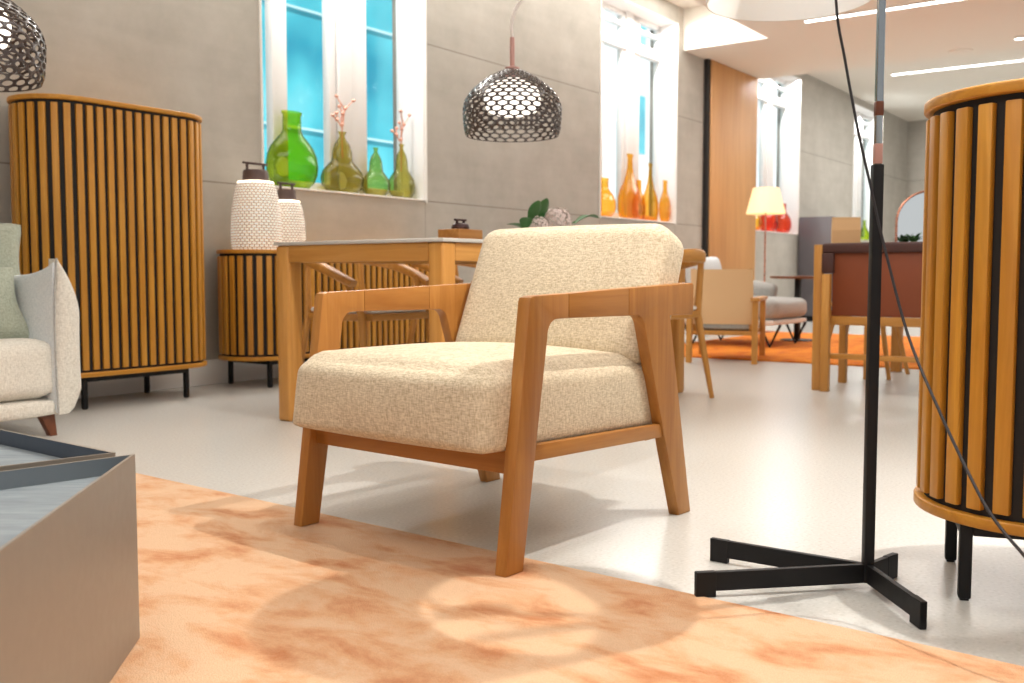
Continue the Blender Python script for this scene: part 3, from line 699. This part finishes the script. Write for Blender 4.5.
# ================================================================== BACK OF THE SHOWROOM
# leather sling lounge chair seen from behind (local: back edge along -y = N side, faces +x)
sl = thing('sling_chair', 'low wooden lounge chair with tan leather sling back, seen from behind', 'chair', R(2.98, 1.775), PHI + math.radians(17))
for y in (-.225, .225):
    m = MB(); m.prism([(-.06, 0), (-.015, 0), (.015, .43), (-.045, .43)], 'y', y - .02, y + .02, .004); m.build('leg', 'table_z', sl)
    m = MB(); m.prism([(.58, 0), (.62, 0), (.61, .43), (.56, .43)], 'y', y - .02, y + .02, .004); m.build('leg', 'table_z', sl)
    m = MB(); m.box(-.06, .66, y - .03, y + .03, .431, .456, .004); m.build('armrest', 'table_x', sl)
    m = MB(); m.prism([(.02, .22), (.055, .22), (-.055, .655), (-.085, .655)], 'y', y * .86 - .014, y * .86 + .014, .003); m.build('back_post', 'table_z', sl)
m = MB(); m.prism([(.004, .27), (.012, .27), (-.083, .652), (-.091, .652)], 'y', -.212, .212, .001); m.build('sling_back', 'tan_leather', sl)
m = MB(); m.box(-.02, .60, -.21, .21, .195, .225, .004); m.build('seat_frame', 'table_x', sl)
m = MB(); m.cushion(.60, .40, .075, .03, (0, 0, .01), 10, None, (.31, 0, .263)); m.build('seat_cushion', 'grey_wool', sl)

# grey lounge chair (faces the room, local -y)
lg = thing('lounge_chair', 'grey upholstered lounge chair with black angled legs on the orange rug', 'armchair', R(4.75, 1.15, .0125), PHI)
m = MB(); m.cushion(.78, .84, .17, .06, (.01, .02, .015), 14, None, (0, -.06, .315)); m.build('seat_cushion', 'grey_wool', lg)
m = MB(); m.cushion(.80, .84, .05, .02, (0, 0, 0), 8, None, (0, -.05, .205)); m.build('seat_base', 'white_wool', lg)
m = MB(); m.cushion(.80, .16, .40, .06, (.01, .02, .01), 12, Matrix.Translation((0, .40, .45)) @ Matrix.Rotation(math.radians(-14), 4, 'X')); m.build('back_cushion', 'grey_wool', lg)
T2 = Matrix.Translation((.44, .14, .385)) @ Matrix.Rotation(math.radians(7), 4, 'X')
m = MB(); m.cushion(.12, .60, .33, .05, (.01, 0, .01), 12, T2); m.build('arm', 'grey_wool', lg)
for x in (-.30, .30):
    for y in (-.40, .30):
        m = MB(); m.tube([(x, y - .09, .19), (x, y, 0), (x, y + .09, .19)], .013, 8); m.build('leg', 'black_metal', lg)
o = MB().cushion(.56, .13, .34, .055, (0, .03, 0), 12, None, (0, 0, 0), .08).build('throw_pillow', 'pale_wool'); o.location = R(4.62, .88, .60); o.rotation_euler = (math.radians(-16), 0, PHI)
tag(o, 'pale blue white pillow on the grey lounge chair behind the sling chair', 'pillow')

st_ = thing('side_table', 'small round wooden side table on one black leg beside the grey lounge chair', 'table', R(5.40, 1.44, .0125), PHI)
m = MB(); m.lathe([(.235, .565), (.25, .572), (.25, .585), (.245, .59)], 40); m.build('tabletop', 'walnut_x', st_)
m = MB(); m.box(-.03, .03, -.022, .022, .012, .565, .004); m.build('leg', 'black_metal', st_)
m = MB(); m.lathe([(.15, 0), (.15, .008), (.14, .012)], 32); m.build('base', 'black_metal', st_)

# far reading lamp
fl2 = thing('floor_lamp', 'slim copper floor lamp with a cream cone shade before the wood panel', 'lamp', R(6.67, .62), PHI)
m = MB(); m.lathe([(.13, 0), (.13, .012), (.12, .016)], 32); m.build('base', 'copper', fl2)
m = MB(); m.tube([(0, 0, .012), (0, 0, .9), (0, 0, 1.32)], .009, 10); m.build('pole', 'copper', fl2)
m = MB(); m.lathe([(.205, 1.255), (.135, 1.525), (.132, 1.525), (.202, 1.255), (.205, 1.255)], 40, caps=False); m.build('lamp_shade', 'cream_shade', fl2)
m = MB()
for q in range(3): m.tube([(0, 0, 1.31), (.19 * math.cos(q * 2.094), .19 * math.sin(q * 2.094), 1.31)], .004, 6)
m.build('shade_ring', 'copper', fl2)

# dark cabinet by the wall
dc = thing('storage_cabinet', 'dark slate grey cabinet standing by the wall right of the red vases', 'cabinet', R(9.75, .24), PHI)
m = MB(); m.box(-.40, .46, -.22, .22, .07, 1.36, .006); m.build('carcass', 'slate_cabinet', dc)
for x0, x1 in ((-.395, .026), (.034, .455)):
    m = MB(); m.box(x0, x1, -.242, -.221, .08, 1.35, .003); dr_ = m.build('door', 'slate_cabinet', dc)
    hx = x1 - .03 if x0 < 0 else x0 + .03; h_ = MB(); h_.box(hx - .006, hx + .006, -.262, -.242, .64, .80, .003); h_.build('handle', 'black_metal', dr_)
m = MB(); m.box(-.38, .44, -.20, .20, 0, .07, .003); m.build('plinth', 'black_metal', dc)

# second table, leather chair and tucked wooden chair at the right
t2 = thing('dining_table', 'dark-topped wooden table behind the brown leather chair, carrying the arched mirror', 'table', R(2.75, 3.4), PHI)
m = MB(); m.box(-.42, .42, -.85, .74, .727, .752, .004); m.build('tabletop', 'dark_leather', t2)
for x in (-.30, .28):
    for y in (-.46, .46): MB().box(x - .03, x + .03, y - .03, y + .03, 0, .726, .004).build('leg', 'table_z', t2)
for y in (-.46, .46): MB().box(-.27, .25, y - .012, y + .012, .655, .726, .002).build('end_apron', 'table_x', t2)
for x in (-.30, .28): MB().box(x - .012, x + .012, -.43, .43, .655, .726, .002).build('long_apron', 'table_y', t2)
lc = thing('leather_chair', 'wooden chair with brown leather sling back, seen from behind by the lamp pole', 'chair', R(1.78, 3.237), PHI)
# faces +x ; back line along y, left post at y=+.36 (d 2.86)
for y in (.375, -.32):
    m = MB(); m.box(-.05, -.005, y - .022, y + .022, 0, .775, .004); m.build('leg', 'table_z', lc)
    m = MB(); m.box(.39, .435, y - .02, y + .02, 0, .42, .004); m.build('leg', 'table_z', lc)
    m = MB(); m.box(-.05, .44, y * .93 - .014, y * .93 + .014, .385, .425, .003); m.build('side_rail', 'table_x', lc)
m = MB(); m.box(-.095, -.052, .296, .338, 0, .62, .004); m.build('prop_leg', 'table_z', lc)
m = MB(); m.box(-.035, -.023, -.318, .30, .40, .74, .003); m.build('sling_back', 'brown_leather', lc)
m = MB(); m.box(-.056, -.004, -.342, .352, .728, .782, .012, 3); m.box(-.058, -.006, .29, .352, .625, .73, .006); m.build('leather_wrap', 'dark_leather', lc)
m = MB(); m.box(-.046, -.012, -.28, .34, .352, .398, .003); m.build('rear_rail', 'table_y', lc)
m = MB(); m.box(-.042, -.014, -.28, .34, .172, .20, .003); m.build('stretcher', 'table_y', lc)
m = MB(); m.box(-.01, .43, -.29, .35, .40, .43, .01); m.build('leather_seat', 'brown_leather', lc)
tk = thing('stool', 'plain wooden stool with splayed legs tucked under the table behind the leather chair', 'stool', R(2.70, 2.83), PHI)
m = MB(); m.prism([(.2 * math.cos(a), .2 * math.sin(a)) for a in [2 * PI * i / 28 for i in range(28)]], 'z', .42, .45, .008); m.build('seat', 'table_x', tk)
for sx in (-1, 1):
    for sy in (-1, 1):
        m = MB(); m.tube([(sx * .21, sy * .21, 0), (sx * .13, sy * .13, .42)], [.012, .017], 10); m.build('leg', 'table_z', tk)

mi = thing('arched_mirror', 'small copper-framed arched mirror on the table by the slatted cabinet', 'mirror', R(2.99, 3.12, .7525), PHI - PHI - .12)
w_, h_ = .19, .18
outl = [(-w_, 0)] + [(w_ * math.cos(a), h_ + w_ * 1.0 * math.sin(a)) for a in [PI - PI * i / 20 for i in range(21)]] + [(w_, 0)]
m = MB(); m.prism(outl, 'y', 0, .006); m.build('mirror_glass', 'mirror_glass', mi)
m = MB(); m.tube([(x_, .003, z_ + .006) for x_, z_ in outl], .008, 8); m.box(-w_, w_, -.02, .03, 0, .012, .003); m.build('copper_frame', 'copper', mi)
pl = thing('potted_plant', 'little green potted plant in front of the arched mirror', 'plant', R(2.84, 3.07, .7525), PHI)
m = MB(); m.lathe([(.03, 0), (.04, .045), (.036, .05)], 20); m.build('pot', 'ceramic_top', pl)
m = MB()
for i in range(26):
    a = i * 2.4; L = random.uniform(.05, .09); leaf(m, (0, 0, .045), (L * .7 * math.cos(a), L * .7 * math.sin(a), .045 + L * random.uniform(.4, 1)), .011, .012)
m.build('foliage', 'leaf_green', pl)
pc = thing('paper_bag', 'tan paper bag standing on the table left of the lamp pole', 'bag', R(2.49, 2.77, .7525), -.25); pc.scale = (.95, 1.0, 1.28)
m = MB(); m.loft([[(-.085, -.03, 0), (.085, -.03, 0), (.085, .03, 0), (-.085, .03, 0)], [(-.086, -.03, .10), (.086, -.03, .10), (.086, .03, .10), (-.086, .03, .10)], [(-.084, -.010, .158), (.084, -.010, .158), (.084, .010, .158), (-.084, .010, .158)]]); m.build('bag_body', 'kraft', pc, smooth=False)
m = MB(); m.box(-.084, .084, -.013, .013, .140, .160, .002); m.build('folded_top', 'kraft', pc)

# ================================================================== CEILING LAMPS
def strip(label, s_, d0, d1, z):
    root = thing('linear_light', label, 'lamp', R(s_, (d0 + d1) / 2, z), PHI, 'white light strips in the ceiling'); L = (d1 - d0) / 2
    m = MB(); m.box(-.035, .035, -L, L, -.012, .0, .002); m.build('housing', 'white_paint', root)
    m = MB(); m.box(-.028, .028, -L + .01, L - .01, -.016, -.0125); m.build('diffuser', 'led', root, smooth=False)
strip('white ceiling light strip starting just beside the white drum shade', 5.46, 1.43, 4.6, 2.898)
strip('white ceiling light strip running above the top of the rounded bar cabinet', 10.25, .9, 4.2, 3.248)
sp_ = thing('ceiling_spotlight', 'small round white spotlight in the ceiling at the right edge between the light strips', 'lamp', R(7.28, 2.90, 2.8995), PHI)
m = MB(); m.lathe([(.06, 0), (.06, -.02), (.045, -.022), (.045, -.004)], 28, caps=False); m.build('rim', 'white_paint', sp_)
m = MB(); m.lathe([(.044, -.012), (.03, -.018), (.004, -.02)], 24); m.build('lens', 'led', sp_)
cs_ = thing('ceiling_speaker', 'flat round pale grille in the ceiling beside the farther light strip', 'speaker', R(7.62, 2.30, 2.8995), PHI)
m = MB(); m.lathe([(.12, 0), (.12, -.008), (.11, -.010)], 32); m.build('grille', 'ceiling_paint', cs_)

# ================================================================== LIGHT
def lamp_obj(kind, name, loc_, energy, col=(1, 1, 1), **kw):
    l = bpy.data.lights.new(name, kind); l.energy = energy; l.color = col
    for k_, v in kw.items(): setattr(l, k_, v)
    o = bpy.data.objects.new(name, l); COL.objects.link(o); o.location = loc_; return o
def aim(o, p): o.rotation_euler = (Vector(p) - o.location).to_track_quat('-Z', 'Y').to_euler(); return o
WARM = (1, .95, .88)
aim(lamp_obj('SPOT', 'spot_key', (1.2, 2.13, 2.85), 212, WARM, spot_size=math.radians(95), spot_blend=.6, shadow_soft_size=.014), (-.1, 2.05, 0))
aim(lamp_obj('SPOT', 'spot_second', (.22, 2.0, 2.86), 68, WARM, spot_size=math.radians(100), spot_blend=.6, shadow_soft_size=.014), (.3, 2.1, 0))
aim(lamp_obj('SPOT', 'spot_third', (1.75, 1.75, 2.85), 36, WARM, spot_size=math.radians(90), spot_blend=.6, shadow_soft_size=.014), (-.3, 2.3, 0))
for (s_, d_, z, e, sx, sy) in ((.3, 3.2, 2.88, 60, 3.0, 1.2), (-3.6, 3.2, 2.88, 95, 2.0, 2.0), (6.8, 2.6, 2.88, 90, 1.6, 2.5), (10.8, 2.2, 3.2, 200, 3, 2), (-1.2, 6.0, 2.88, 50, 2, 2), (2.2, .45, 3.30, 125, 7.0, .7)):  # unseen fill areas added at ceiling height; the last is the coffer's light
    a_ = lamp_obj('AREA', 'fill_and_coffer_light', R(s_, d_, z), e * .5, (1, .97, .93), shape='RECTANGLE', size=sx, size_y=sy); a_.rotation_euler = (0, 0, PHI)
for a_, b_ in WIN:
    n_ = lamp_obj('AREA', 'niche_light', R((a_ + b_) / 2, -.02, ZH - .02), 36, (1, .99, .97), shape='RECTANGLE', size=1.38, size_y=.04); n_.rotation_euler = (math.radians(-18), 0, PHI)
sun = lamp_obj('SUN', 'street_sun', (0, 0, 12), 5.0, (1, .97, .92), angle=math.radians(1))
sun.rotation_euler = (-N * .55 + D * .1 + Vector((0, 0, -.9))).to_track_quat('-Z', 'Y').to_euler()
w = bpy.data.worlds.new('world'); S.world = w; w.use_nodes = True
bg = w.node_tree.nodes['Background']; bg.inputs['Color'].default_value = (.96, .98, 1, 1); bg.inputs['Strength'].default_value = .66

# ================================================================== CAMERA
cam = bpy.data.cameras.new('camera'); co = bpy.data.objects.new('camera', cam); COL.objects.link(co)
cam.sensor_width = 36; cam.lens = 36 * 1000 / 1024; cam.clip_start = .02; cam.clip_end = 200
co.location = (0, 0, CAMH); co.rotation_euler = (PI / 2 - TH, 0, 0); S.camera = co
cam.dof.use_dof = True; cam.dof.focus_distance = 2.15; cam.dof.aperture_fstop = 5.6
S.view_settings.view_transform = 'Standard'; S.view_settings.look = 'None'; S.view_settings.gamma = 1; S.view_settings.use_curve_mapping = False
S.view_settings.exposure = 0.0
S.cycles.max_bounces = 10; S.cycles.transmission_bounces = 10; S.cycles.caustics_reflective = False; S.cycles.caustics_refractive = False
S.cycles.use_denoising = True; S.cycles.sample_clamp_indirect = 6
